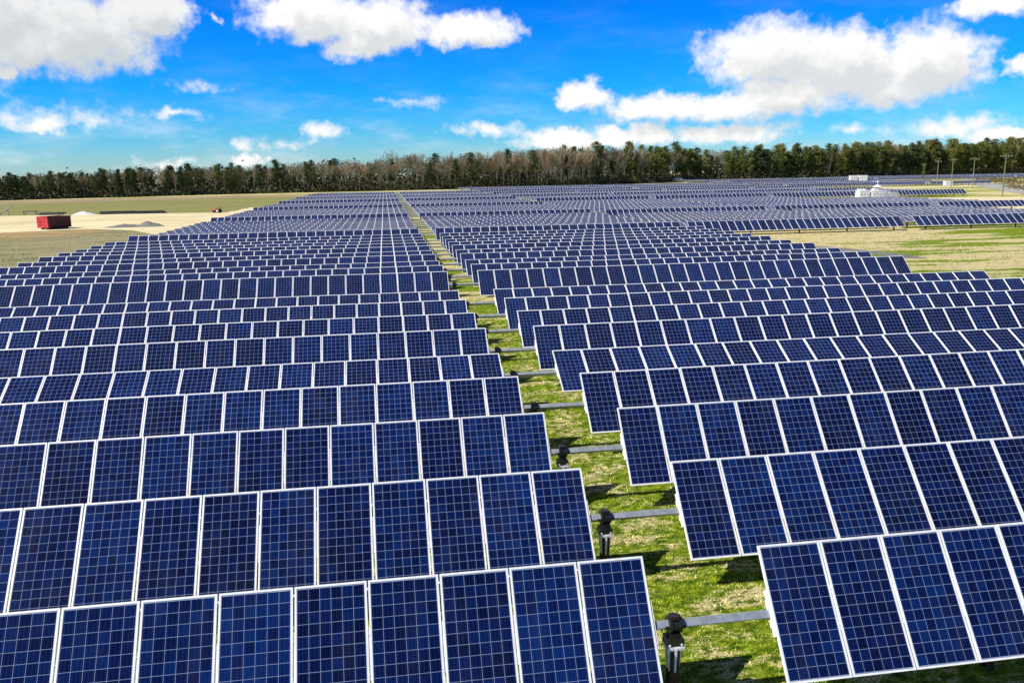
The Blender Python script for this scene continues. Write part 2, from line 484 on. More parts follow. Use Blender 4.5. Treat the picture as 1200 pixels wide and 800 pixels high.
class MB:
    """collects boxes, prisms and tubes and links them as one mesh"""
    def __init__(self):
        self.v, self.f, self.mi, self.uv, self.sm = [], [], [], [], []

    def quad(self, pts, mi=0, uv=None):
        b = len(self.v)
        self.v += [tuple(p) for p in pts]
        self.f.append(tuple(range(b, b + len(pts))))
        self.mi.append(mi)
        self.uv += (uv if uv else [(9, 9)] * len(pts))

    def box(self, c, s, mi=0, rot=None, taper=1.0, bottom=True):
        hx, hy, hz = s[0] / 2, s[1] / 2, s[2] / 2
        P = []
        for z in (-1, 1):
            k = taper if z > 0 else 1
            for x, y in ((-1, -1), (1, -1), (1, 1), (-1, 1)):
                p = Vector((x * hx * k, y * hy * k, z * hz))
                if rot:
                    p = rot @ p
                P.append(p + Vector(c))
        b = len(self.v)
        self.v += [tuple(p) for p in P]
        fs = [(4, 5, 6, 7), (0, 1, 5, 4), (1, 2, 6, 5), (2, 3, 7, 6), (3, 0, 4, 7)]
        if bottom:
            fs.append((3, 2, 1, 0))
        for q in fs:
            self.f.append(tuple(b + i for i in q))
            self.mi.append(mi)
            self.uv += [(9, 9)] * 4
        return self

    def tube(self, a, b_, r1, r2=None, n=10, mi=0, caps=True):
        r2 = r1 if r2 is None else r2
        a, b_ = Vector(a), Vector(b_)
        d = (b_ - a).normalized()
        x = d.orthogonal().normalized()
        y = d.cross(x)
        s = len(self.v)
        for (p, r) in ((a, r1), (b_, r2)):
            for i in range(n):
                t = 2 * PI * i / n
                self.v.append(tuple(p + x * (math.cos(t) * r) + y * (math.sin(t) * r)))
        for i in range(n):
            j = (i + 1) % n
            self.f.append((s + i, s + j, s + n + j, s + n + i))
            self.mi.append(mi)
            self.uv += [(9, 9)] * 4
        if caps:
            self.f.append(tuple(s + i for i in reversed(range(n))))
            self.f.append(tuple(s + n + i for i in range(n)))
            self.mi += [mi, mi]
            self.uv += [(9, 9)] * (2 * n)
        return self

    def build(self, name, mats, parent=None, bevel=0.0, smooth=False):
        o = mesh_obj(name, self.v, self.f, mats, parent, self.mi, smooth, self.uv)
        if bevel:
            bm = bmesh.new()
            bm.from_mesh(o.data)
            es = [e for e in bm.edges if len(e.link_faces) == 2 and e.calc_face_angle(0) > .6]
            bmesh.ops.bevel(bm, geom=es, offset=bevel, segments=2, affect='EDGES', profile=.6)
            bm.to_mesh(o.data)
            bm.free()
        return o


def tag(o, label, cat, group=None, kind=None):
    if label:
        o['label'] = label
    if cat:
        o['category'] = cat
    if group:
        o['group'] = group
    if kind:
        o['kind'] = kind
    return o


def thing(name, label, cat, loc=(0, 0, 0), rz=0.0, group=None):
    o = bpy.data.objects.new(name, None)
    o.empty_display_size = .3
    o.location = loc
    o.rotation_euler = (0, 0, rz)
    COL.objects.link(o)
    return tag(o, label, cat, group)


def instance(src, parent=None, loc=None, rot=None):
    c = src.copy()
    COL.objects.link(c)
    c.parent = parent
    if loc is not None:
        c.location = loc
    if rot is not None:
        c.rotation_euler = rot
    return c


def copy_tree(o, loc, rz=0.0, scale=None):
    c = o.copy()
    COL.objects.link(c)
    c.location = loc
    c.rotation_euler = (0, 0, rz)
    if scale:
        c.scale = scale
    for ch in o.children:
        k = ch.copy()
        COL.objects.link(k)
        k.parent = c
    return c


def noise1(x, s=0.0):
    return math.sin(x * 1.7 + s) * .5 + math.sin(x * 4.3 + s * 2.1) * .28 + math.sin(x * 9.1 + s * 3.3) * .16


def sheet(name, pts, material, z, label=None, wob=.0, seg=3.0):
    """flat ground sheet with an irregular outline"""
    out = []
    n = len(pts)
    for i in range(n):
        a, b = Vector(pts[i]), Vector(pts[(i + 1) % n])
        L = (b - a).length
        k = max(1, min(60, int(L / seg)))
        nrm = Vector((-(b - a).y, (b - a).x)) / max(L, 1e-6)
        for j in range(k):
            p = a.lerp(b, j / k)
            p = p + nrm * (wob * noise1(p.x * .31 + p.y * .27, i * 1.3))
            out.append((p.x, p.y, z))
    tris = tessellate_polygon([[Vector(p) for p in out]])
    fs = []
    for (i, j, k) in tris:
        A, B, C_ = out[i], out[j], out[k]
        cr = (B[0] - A[0]) * (C_[1] - A[1]) - (B[1] - A[1]) * (C_[0] - A[0])
        if abs(cr) > 1e-6:
            fs.append((i, j, k) if cr > 0 else (i, k, j))
    me = bpy.data.meshes.new(name)
    me.from_pydata(out, [], fs)
    me.update()
    sh = .5 * sum(out[i][0] * out[(i + 1) % len(out)][1] - out[(i + 1) % len(out)][0] * out[i][1] for i in range(len(out)))
    if abs(abs(sh) - sum(p.area for p in me.polygons)) > 1.0:
        print('SHEET', name, sh, sum(p.area for p in me.polygons))
    me.materials.append(material)
    o = bpy.data.objects.new(name, me)
    COL.objects.link(o)
    o['kind'] = 'structure'
    if label:
        o['label'] = label
    return o


# ------------------------------------------------------------------ ground and tracks
S = 4500
gxs = [-S, -2000, -1000] + list(range(-600, 901, 60)) + [1400, 2400, S]
gys = [-400, -200, -60] + list(range(0, 961, 60)) + [1400, 2400, S]
go_ = mesh_obj('ground', [(x, y, 0) for y in gys for x in gxs],
               [(j * len(gxs) + i, j * len(gxs) + i + 1, (j + 1) * len(gxs) + i + 1, (j + 1) * len(gxs) + i)
                for j in range(len(gys) - 1) for i in range(len(gxs) - 1)], M_GROUND)
tag(go_, 'patchy green and straw coloured grass under and between the panel rows', None, None, 'structure')
sheet('field', [(-31, 55), (-31, 136), (-40, 140), (-48, 143), (-75, 143), (-150, 143), (-150, 40), (-33, 40)], M_STUBBLE, .020, 'grey green stubble left of the panels', .9)
sheet('soil', [(-42, 143.5), (-46, 128), (-54, 119), (-70, 116), (-120, 118), (-120, 144)], M_OCHRE, .032, 'ochre soil in front of the red skip', 1.4)
sheet('meadow', [(-31, 205), (-31, 360), (-50, 366), (-140, 330), (-320, 250), (-320, 214), (-90, 214)], M_MEADOW, .026, 'olive meadow behind the sand track', 1.2)
sheet('sand_track', [(-27.6, 40), (-27.6, 240), (-36, 235), (-36.5, 206), (-68, 209), (-92, 215), (-200, 222), (-200, 139), (-60, 141), (-48, 146), (-39, 139), (-33.5, 128), (-31.2, 110), (-30.2, 40)], M_SAND, .044, 'pale sand track beside the panels', .7)
sheet('verge', [(-26, 352), (-50, 360), (-141, 326), (-330, 245), (-330, 275), (-166, 376), (-106, 405), (-58, 412), (-28, 400)], M_HAY, .038, 'dry reed verge before the trees', 2.2)
sheet('gravel_path', [(41.5, 85), (44.0, 81), (46.0, 73), (46.4, 66), (44.4, 67), (42.6, 74), (40, 82)], M_GRAVEL, .02, 'grey gravel patch beside the right row ends', .8)
sheet('sand_yard', [(99, 139), (99, 150), (118, 160), (118, 176), (120, 198), (152, 199), (158, 188), (170, 170), (175, 136), (140, 128)], M_SAND, .02, 'pale sand yard behind the panels', 1.0)
sheet('sand_lane', [(150, 296), (150, 312), (300, 330), (300, 306)], M_SAND, .02, 'pale sand lane before the far panels', 1.5)
sheet('road', [(148, 168), (157, 168), (290, 372), (380, 488), (366, 492), (276, 374)], M_ROAD, .05, 'grey gravel road past the utility poles', .6, 12)

# ------------------------------------------------------------------ solar tracker rows
PW_, PL_, PITCHX = .986, 1.960, 1.008
Y1, PITCHY, SKEW = 10.562, 3.8935, 0.00929
XL, XR = 3.549, 5.342
XP = 3.87                                    # drive post in the aisle
OFF = .097
ORD1 = ['', 'first', 'second', 'third', 'fourth', 'fifth', 'sixth', 'seventh', 'eighth', 'ninth', 'tenth', 'eleventh', 'twelfth',
        'thirteenth', 'fourteenth', 'fifteenth', 'sixteenth', 'seventeenth', 'eighteenth', 'nineteenth']
TENS = {2: ('twenty', 'twentieth'), 3: ('thirty', 'thirtieth'), 4: ('forty', 'fortieth'), 5: ('fifty', 'fiftieth'),
        6: ('sixty', 'sixtieth'), 7: ('seventy', 'seventieth'), 8: ('eighty', 'eightieth')}


def ordinal(n):
    if n < 20:
        return ORD1[n]
    t, u = divmod(n, 10)
    return TENS[t][1] if u == 0 else TENS[t][0] + '-' + ORD1[u]


def proto_panel():
    mb = MB()
    gx, gy = .464, .948
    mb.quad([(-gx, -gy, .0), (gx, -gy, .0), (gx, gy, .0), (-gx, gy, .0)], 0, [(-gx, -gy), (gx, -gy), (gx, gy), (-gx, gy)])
    mb.quad([(-gx, gy, -.006), (gx, gy, -.006), (gx, -gy, -.006), (-gx, -gy, -.006)], 1)
    mb.box((0, .62, -.022), (.11, .13, .030), 2)                      # junction box behind
    return mb.build('solar_panel', [M_CELL, M_BACK, M_BLACK])


def proto_frame():
    mb = MB()
    hx, hy, wd, zt, zb = PW_ / 2, PL_ / 2, .029, .005, -.040
    o_ = [(-hx, -hy), (hx, -hy), (hx, hy), (-hx, hy)]
    i_ = [(-hx + wd, -hy + wd), (hx - wd, -hy + wd), (hx - wd, hy - wd), (-hx + wd, hy - wd)]
    for k in range(4):
        l = (k + 1) % 4
        mb.quad([(*o_[k], zt), (*o_[l], zt), (*i_[l], zt), (*i_[k], zt)])
        mb.quad([(*o_[k], zb), (*o_[l], zb), (*o_[l], zt), (*o_[k], zt)])
        mb.quad([(*i_[l], zb), (*i_[k], zb), (*i_[k], zt), (*i_[l], zt)])
        mb.quad([(*o_[l], zb), (*o_[k], zb), (*i_[k], zb), (*i_[l], zb)])
    return mb.build('frame', [M_FRAME])


def slab_panel(mb, x, tilt, y0=0.0, z0=0.0, mi_g=0, mi_f=1):
    """one framed module as a slab with its glass set proud, for rows further away"""
    R = Matrix.Rotation(tilt, 3, 'X')
    hx, hy = PW_ / 2, PL_ / 2
    gx, gy = .464, .950
    def T(px, py, pz):
        p = R @ Vector((px, py, pz + OFF))
        return (x + p.x, y0 + p.y, z0 + p.z)
    b = len(mb.v)
    mb.v += [T(-hx, -hy, -.04), T(hx, -hy, -.04), T(hx, hy, -.04), T(-hx, hy, -.04), T(-hx, -hy, 0), T(hx, -hy, 0), T(hx, hy, 0), T(-hx, hy, 0)]
    for q in ((4, 5, 6, 7), (0, 1, 5, 4), (1, 2, 6, 5), (2, 3, 7, 6), (3, 0, 4, 7), (3, 2, 1, 0)):
        mb.f.append(tuple(b + i for i in q))
        mb.mi.append(mi_f)
        mb.uv += [(9, 9)] * 4
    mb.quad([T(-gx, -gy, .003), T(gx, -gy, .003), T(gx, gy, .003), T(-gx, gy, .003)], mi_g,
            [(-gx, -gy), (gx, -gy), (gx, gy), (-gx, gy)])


def proto_panel_slab():
    mb = MB()
    slab_panel(mb, 0, 0.0, 0, -OFF)
    return mb.build('solar_panel', [M_CELL, M_FRAME])


def proto_rail():
    mb = MB()
    mb.box((0, 0, -.045), (.030, .66, .075), 0)
    mb.box((0, 0, -.088), (.05, .40, .012), 0)
    for y in (-.26, .26):
        mb.tube((0, y, -.006), (0, y, .004), .008, n=6)
    return mb.build('mounting_rail', [M_FRAME])


def proto_post():
    mb = MB()
    mb.box((0, 0, .5), (.010, .14, 1.36), 0)
    mb.box((0, -.073, .5), (.11, .010, 1.36), 0)
    mb.box((0, .073, .5), (.11, .010, 1.36), 0)
    mb.box((0, 0, TUBE_Z - .115), (.13, .20, .05), 1)
    mb.tube((-.02, 0, TUBE_Z), (.02, 0, TUBE_Z), .088, n=12, mi=1)
    return mb.build('support_post', [M_RUST, M_BLACK])


def proto_drive_post():
    """rusty H-section pile that carries the tube in the aisle"""
    mb = MB()
    mb.box((0, 0, .40), (.012, .15, 1.2), 0)
    mb.box((0, -.080, .40), (.14, .012, 1.2), 0)
    mb.box((0, .080, .40), (.14, .012, 1.2), 0)
    return mb.build('drive_post', [M_RUST])


def proto_housing():
    """silver ribbed bracket that widens upward, under the black bearing"""
    mb = MB()
    zt, zb = TUBE_Z - .33, TUBE_Z - .72
    n = 6
    for (r, z, rr, zz) in ((.105, zt, .072, zb),):
        for i in range(n):
            a0 = 2 * PI * (i + .5) / n
            p0 = Vector((math.cos(a0) * r * 1.0, math.sin(a0) * r * 1.15, zt))
            p1 = Vector((math.cos(a0) * rr, math.sin(a0) * rr * 1.3, zb))
            mb.tube(p0, p1, .026, .017, 6)
    mb.tube((0, 0, zb), (0, 0, zt), .055, .075, 10, 1)
    mb.box((0, 0, zt + .012), (.27, .26, .020), 0)
    mb.box((0, -.128, zt - .008), (.25, .012, .035), 0)
    for x in (-.105, .105):
        for y in (-.10, .10):
            mb.tube((x, y, zt + .02), (x, y, zt + .055), .016, n=6)
    return mb.build('gear_housing', [M_SILVER, M_BLACK])


def proto_bearing():
    """black bearing saddle and clamp over the torque tube"""
    mb = MB()
    z = TUBE_Z
    mb.box((0, 0, z - .255), (.25, .22, .12), 0)
    mb.box((0, 0, z - .17), (.15, .17, .12), 0)
    for x in (-.075, .075):
        mb.tube((x - .022, 0, z), (x + .022, 0, z), .128, n=14)
    mb.tube((-.085, 0, z), (.085, 0, z), .104, n=14)
    mb.box((-.01, -.02, z + .125), (.13, .12, .06), 0)
    for x in (-.125, .125):
        mb.tube((x - .03, -.06, z - .02), (x + .03, -.06, z - .02), .030, n=8)
    for x in (-.12, .12):
        mb.tube((x * .75, -.125, z - .28), (x * .75, -.105, z - .28), .018, n=8, mi=1)
    return mb.build('bearing', [M_BLACK, M_SILVER])


PANEL, FRAME, RAIL, POST, DPOST, HOUS, BEAR, PSLAB = (proto_panel(), proto_frame(), proto_rail(), proto_post(), proto_drive_post(),
                                                      proto_housing(), proto_bearing(), proto_panel_slab())
PROTOS = [PANEL, FRAME, RAIL, POST, DPOST, HOUS, BEAR, PSLAB]
GRP1 = 'solar panel rows crossed by the grass aisle'
NL, NR = 30, 28
TILTS = {0: 54.4, 1: 50.0, 2: 52.2, 3: 45.7, 4: 30.4, 5: 46.1, 6: 41.7, 7: 41.3, 8: 32.5, 10: 44.0}


def left_x(k):
    return XL - PITCHX * (k + .5)


def right_x(k):
    return XR + PITCHX * (k + .5)


def torque_tube(parent, x0, x1, tilt):
    mb = MB()
    mb.box(((x0 + x1) / 2, 0, TUBE_Z), (x1 - x0, .118, .118), 0, Matrix.Rotation(tilt, 3, 'X'))
    return mb.build('torque_tube', [M_GALV], parent, bevel=.010)


FEAT = {0: 'nearest solar panel row, its panels largest and cut by the bottom edge',
        1: 'second solar panel row from the camera, its silver housing showing above the nearest row',
        2: 'third solar panel row from the camera, steep, its black bearing half hidden',
        10: 'tall full faced solar panel row standing just behind the first wider lane'}


def near_row(idx, n, tilt_deg, level):
    tilt = math.radians(tilt_deg)
    Yc = Y1 + PITCHY * idx + SKEW * XP
    if idx in FEAT:
        lab = FEAT[idx]
    else:
        pose = 'steeply' if tilt_deg > 43 else ('flatly' if tilt_deg < 36 else 'moderately')
        lab = '%s tilted solar panel row, %s back from the camera across the grass aisle' % (pose, ordinal(n))
    root = thing('solar_tracker_row', lab, 'solar panel row', (XP, Yc, 0), math.atan(SKEW), GRP1)
    xmin, xmax = -.43 * Yc - 8, .77 * Yc + 8
    xs = [left_x(k) for k in range(NL) if left_x(k) > xmin]
    nl = len(xs)
    xr = [right_x(k) for k in range(NR) if right_x(k) < xmax]
    oy, oz = -OFF * math.sin(tilt), OFF * math.cos(tilt)
    for x in xs + xr:
        j = random.uniform(-.35, .35)
        lo = (x - XP + random.uniform(-.002, .002), oy, TUBE_Z + oz)
        ro_ = (tilt + math.radians(j), 0, random.uniform(-.0012, .0012))
        if level == 0:
            p = instance(PANEL, root, lo, ro_)
            instance(FRAME, p)
        else:
            instance(PSLAB, root, lo, ro_)
    if level == 0:
        seams = [x + PITCHX / 2 for x in xs] + [xs[-1] - PITCHX / 2] + [x - PITCHX / 2 for x in xr] + [xr[-1] + PITCHX / 2]
        for x in seams:
            instance(RAIL, root, (x - XP, oy, TUBE_Z + oz), (tilt, 0, 0))
    xa, xb = xs[-1] - XP - .6, xr[-1] - XP + .6
    torque_tube(root, xa, xb, tilt)
    x = XP - 6.4
    while x > xs[-1] - .3:
        instance(POST, root, (x - XP, 0, 0))
        x -= 6.4
    x = XP + 5.2
    while x < xr[-1] + .3:
        instance(POST, root, (x - XP, 0, 0))
        x += 6.4
    dp = instance(DPOST, root, (0, 0, 0))
    instance(HOUS, dp)
    instance(BEAR, dp)
    return root


ROWCACHE = {}


def far_row_mesh(tables, tilt_deg):
    """one joined mesh of a whole row, local x as in the world, tilt shared by all its tables"""
    key = (tuple(tables), tilt_deg)
    if key in ROWCACHE:
        return ROWCACHE[key]
    mb = MB()
    tilt = math.radians(tilt_deg)
    rr = random.Random(hash(tilt_deg) % 1000)
    x0w, x1w = 1e9, -1e9
    for (xa, nmod) in tables:
        for k in range(nmod):
            slab_panel(mb, xa + PITCHX * (k + .5), tilt + math.radians(rr.uniform(-.7, .7)), 0, TUBE_Z)
        x0w, x1w = min(x0w, xa), max(x1w, xa + nmod * PITCHX)
        x = xa + 1.6
        while x < xa + nmod * PITCHX:
            mb.box((x, 0, TUBE_Z / 2), (.12, .16, TUBE_Z), 3, bottom=False)
            x += 6.4
    mb.box(((x0w + x1w) / 2, 0, TUBE_Z), (x1w - x0w, .118, .118), 2, Matrix.Rotation(tilt, 3, 'X'))
    o = mb.build('solar_tracker_row', [M_CELL, M_FRAME, M_GALV, M_RUST])
    me = o.data
    bpy.data.objects.remove(o)
    ROWCACHE[key] = me
    return me


def far_row(tables, y, tilt_deg, label, group, dz=0.0):
    me = far_row_mesh(tables, tilt_deg)
    o = bpy.data.objects.new('solar_tracker_row', me)
    COL.objects.link(o)
    o.location = (0, y, dz)
    o.rotation_euler = (0, 0, math.atan(SKEW))
    return tag(o, label, 'solar panel row', group)


FAR_TILTS = [9, 10.5, 12, 14]
T1 = ((XL - NL * PITCHX, NL), (XR, NR))
n = 0
for idx in range(0, 85):
    if idx % 11 == 9:
        continue
    n += 1
    if idx <= 19:
        td = TILTS.get(idx, random.choice([33, 36, 38, 41, 34]))
        near_row(idx, n, td, 0 if idx < 9 else 1)
    else:
        q = (idx - 10) % 11
        if idx == 21:
            td = 42
        elif q == 0:
            td = random.choice([30, 36])
        else:
            td = random.choice(FAR_TILTS)
        pose = 'steep dark' if td > 20 else 'flat lying greyish'
        far_row(T1, Y1 + PITCHY * idx, td,
                '%s solar panel row, %s back from the camera across the grass aisle' % (pose, ordinal(n)), GRP1)
for p_ in PROTOS:
    bpy.data.objects.remove(p_)

# second block, right of the first, its front row facing the dry open ground
B2X = 36.3


def block(y0, rows, tables, front_tilt, place, group, gap_every=11, gap_at=9, dz=0.0):
    c = 0
    for k in range(rows):
        if k % gap_every == gap_at:
            continue
        c += 1
        td = front_tilt if k == 0 else (random.choice([32, 37]) if k % gap_every == (gap_at + 1) % gap_every else random.choice(FAR_TILTS))
        if c == 1:
            lab = 'front solar panel row ' + place
        else:
            lab = '%s solar panel row from the front %s' % (ordinal(c), place)
        far_row(tables, y0 + PITCHY * k, td, lab, group, dz)


block(Y1 + 22.25 * PITCHY, 9, ((B2X, 28), (B2X + 30.0, 29)), 37, 'facing the dry open ground at right', 'solar panel rows behind the dry open ground', dz=-.28)
block(Y1 + 32.2 * PITCHY, 11, ((B2X, 28), (B2X + 30.0, 29), (B2X + 61, 17)), 34, 'just in front of the white inverter cabinets', 'solar panel rows in front of the white cabinets', 99, 98, -.25)
block(Y1 + 43.3 * PITCHY, 5, ((B2X, 28), (B2X + 30.0, 29)), 12, 'left of the white inverter cabinets', 'solar panel rows left of the white cabinets', 99, 98, -.2)
block(201.0, 29, ((B2X, 28), (B2X + 30.0, 29), (B2X + 61, 30), (B2X + 93.5, 21)), 38, 'behind the white cabinets and sand yard', 'solar panel rows behind the white cabinets')
block(322.0, 27, ((B2X, 60), (B2X + 63.0, 60), (B2X + 126, 60), (B2X + 189, 28)), 36, 'beyond the sand lane and the poles', 'solar panel rows beyond the sand lane')
block(468.0, 38, ((200, 90), (293, 90), (386, 90), (479, 70)), 36, 'in the far field below the tall pines', 'solar panel rows below the tall pines')


# ------------------------------------------------------------------ trees
def quads_cloud(centers, per, spread, size, up=.35, rng=RNG):
    V, F = [], []
    for (c, s) in centers:
        for _ in range(per):
            p = np.array(c) + rng.normal(0, 1, 3) * np.array(spread) * s
            n_ = rng.normal(0, 1, 3) + np.array([0, 0, up])
            n_ /= np.linalg.norm(n_)
            a = np.cross(n_, rng.normal(0, 1, 3))
            a /= np.linalg.norm(a) + 1e-9
            b = np.cross(n_, a)
            h = size * rng.uniform(.55, 1.25)
            k = len(V)
            V += [tuple(p - a * h), tuple(p - b * h * .55), tuple(p + a * h), tuple(p + b * h * .55)]
            F.append((k, k + 1, k + 2, k + 3))
    return V, F


def pine_variant(h, crown_from, rad, seed, material):
    rng = np.random.default_rng(seed)
    centers = []
    nc = int(26 + 12 * (1 - crown_from) * 2)
    for i in range(nc):
        t = (i + rng.uniform(0, 1)) / nc
        z = h * (crown_from + (1.0 - crown_from) * t * .97)
        env = rad * (math.sin(PI * min(1, .22 + t * .72)) ** .7) * rng.uniform(.45, 1.1)
        a = rng.uniform(0, 2 * PI)
        centers.append(((math.cos(a) * env * .8, math.sin(a) * env * .8, z), rng.uniform(.6, 1.1)))
    centers.append(((0, 0, h * .975), .6))
    V, F = quads_cloud(centers, 62, (rad * .30, rad * .30, h * .024), h * .0175, rng=rng)
    mb = MB()
    segs = 5
    pts = []
    for i in range(segs + 1):
        t = i / segs
        pts.append((rng.normal(0, .12) * t * 2, rng.normal(0, .12) * t * 2, h * .95 * t))
    for i in range(segs):
        ra = .20 * (1 - .8 * i / segs) * h / 18
        rb = .20 * (1 - .8 * (i + 1) / segs) * h / 18
        mb.tube(pts[i], pts[i + 1], ra, rb, 6, caps=False)
    for i in range(14):
        z = h * (crown_from * .75 + (1 - crown_from * .75) * rng.uniform(0, .9))
        a = rng.uniform(0, 2 * PI)
        L = rad * rng.uniform(.5, .95)
        mb.tube((0, 0, z), (math.cos(a) * L, math.sin(a) * L, z + L * .25), .05, .015, 4, caps=False)
    root = thing('pine_tree', None, None)
    mb.build('trunk', [M_BARKP], root)
    mesh_obj('crown', V, F, material, root)
    return root


def bare_variant(h, spread, seed):
    rng = random.Random(seed)
    trunk, twig = MB(), MB()

    def grow(p, d, L, r, depth):
        q = p + d * L
        (trunk if depth < 2 else twig).tube(p, q, r, r * .62, 5 if depth < 2 else 3, caps=False)
        if depth >= 5:
            return
        k = 4 if depth == 0 else (3 if depth < 4 else 4)
        for i in range(k):
            ax = Vector((rng.gauss(0, 1), rng.gauss(0, 1), rng.gauss(0, .35)))
            nd = (d * (1.05 if depth else 1.3) + ax * spread + Vector((0, 0, .22))).normalized()
            s = p.lerp(q, rng.uniform(.45, 1.0))
            grow(s, nd, L * rng.uniform(.55, .80), max(r * .5, .028), depth + 1)

    grow(Vector((0, 0, -.2)), Vector((rng.gauss(0, .03), rng.gauss(0, .03), 1)).normalized(), h * .36, h * .010, 0)
    # bring it to height
    zm = max(v[2] for v in twig.v)
    k = h / zm
    for m_ in (trunk, twig):
        m_.v = [(a * k, b * k, c * k) for a, b, c in m_.v]
    root = thing('bare_tree', None, None)
    trunk.build('trunk', [M_BARK], root)
    twig.build('crown', [M_TWIG], root)
    return root


PINES = [pine_variant(18, c, r, 100 + i, M_PINE) for i, (c, r) in enumerate([(.30, 3.0), (.42, 2.7), (.22, 3.4), (.5, 3.1), (.36, 2.5), (.28, 3.8)])]
PINESB = [pine_variant(18, c, r, 300 + i, M_PINEB) for i, (c, r) in enumerate([(.28, 3.2), (.40, 2.9), (.20, 3.5), (.34, 2.7), (.25, 3.9)])]
BARES = [bare_variant(18, s, 500 + i) for i, s in enumerate([.42, .36, .5, .40])]

LINE = [(-330, 300), (-166, 398), (-106, 436), (-58, 452), (0, 462), (52, 470), (94, 490), (142, 540), (221, 585), (270, 585), (340, 600), (537, 672), (760, 745)]
CUM = [0]
for a, b in zip(LINE, LINE[1:]):
    CUM.append(CUM[-1] + math.dist(a, b))


def on_line(s):
    for i in range(len(LINE) - 1):
        if s <= CUM[i + 1] or i == len(LINE) - 2:
            t = (s - CUM[i]) / (CUM[i + 1] - CUM[i])
            a, b = Vector(LINE[i]), Vector(LINE[i + 1])
            d = (b - a).normalized()
            return a.lerp(b, t), Vector((-d.y, d.x))


def px_of(x, y, z=0.0):
    d = Vector((x, y, z - CAM_Z))
    q = d.dot(f0)
    return 600 + FPX * d.dot(rv) / q, 400 - FPX * d.dot(uv_) / q


# treetop heights (metres) along the photograph's width
HPX = [-80, 0, 100, 150, 200, 260, 320, 400, 440, 480, 540, 600, 660, 700, 800, 860, 900, 960, 1000, 1060, 1100, 1150, 1210, 1300]
HTS = [10.2, 10.4, 11.6, 13.6, 14.2, 13.8, 14.8, 16.8, 16.5, 19, 19.5, 21, 22.5, 24.2, 25.0, 22.4, 24.0, 23.0, 24.4, 26, 27.5, 28, 29, 30]


def seg_of(px):
    for lim, nm in ((130, 'at the far left beyond the red skip'), (330, 'left of the centre beyond the meadow'),
                    (470, 'at the far end of the left panel block'), (600, 'behind the end of the grass aisle'),
                    (730, 'mid photo where bare trunks stand thick'), (900, 'right of the middle behind the low sand heap'),
                    (1060, 'behind the small far cabinets')):
        if px < lim:
            return nm
    return 'behind the utility poles'


def place_tree(src, x, y, h, kind, label, group):
    base = 18.0
    k = h / base
    sx_ = k * random.uniform(.68, .95)
    o = copy_tree(src, (x, y, -.1), random.uniform(0, 6.28), (sx_, sx_, k))
    return tag(o, label, kind, group)


rows_off = [(0, 3.3), (4, 4.0), (8, 4.6)]
for ro, (offd, step) in enumerate(rows_off):
    s = 120.0 + ro * 2.3
    while s < CUM[-1]:
        p, nrm = on_line(s)
        scale_step = 1.0 + max(0, p.y - 400) / 260
        s += step * scale_step * random.uniform(.75, 1.25)
        x, y = p.x + nrm.x * (offd + random.uniform(-2.2, 2.2)), p.y + nrm.y * (offd + random.uniform(-2.2, 2.2))
        px, _ = px_of(x, y)
        if px < -12 or px > 1214:
            continue
        h = float(np.interp(px, HPX, HTS)) * 1.08
        bare_p = float(np.interp(px, [0, 120, 200, 330, 400, 450, 600, 690, 730, 790, 900, 1000], [.10, .18, .38, .55, .80, .84, .74, .74, .45, .2, .15, .1]))
        sg = seg_of(px)
        if random.random() < bare_p:
            hh = h * random.uniform(.78, 1.02)
            place_tree(random.choice(BARES), x, y, hh, 'tree', 'bare grey brown tree in the treeline ' + sg, 'bare trees ' + sg)
        else:
            hh = h * random.choice([random.uniform(.70, .95), random.uniform(.86, 1.06)])
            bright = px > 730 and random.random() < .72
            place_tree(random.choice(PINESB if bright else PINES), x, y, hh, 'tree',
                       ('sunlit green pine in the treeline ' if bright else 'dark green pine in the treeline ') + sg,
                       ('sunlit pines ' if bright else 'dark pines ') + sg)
# the wide-crowned bare tree that stands above its neighbours
tag(place_tree(BARES[2], 7.0, 474, 22.0, 'tree', 'broad bare tree rising above its neighbours beyond the end of the aisle', None),
    None, None).scale = (1.5, 1.5, 1.28)
for src in PINES + PINESB + BARES:
    for ch in list(src.children):
        bpy.data.objects.remove(ch)
    bpy.data.objects.remove(src)

fl_a, fl_b = [], []
s = 90.0
while s < CUM[-1]:
    p, nrm = on_line(s)
    w_ = 3.2 + 1.4 * noise1(s * .09, 2)
    fl_a.append((p.x - nrm.x * w_, p.y - nrm.y * w_, .062))
    fl_b.append((p.x * (1 + 1500 / max(p.y, 100)), p.y + 1500, .062))
    s += 4.0
nf = len(fl_a)
tag(mesh_obj('woodland_floor', fl_a + fl_b, [(i, i + 1, nf + i + 1, nf + i) for i in range(nf - 1)], M_LITTER),
    'dark leaf litter under the trees', None, None, 'structure')

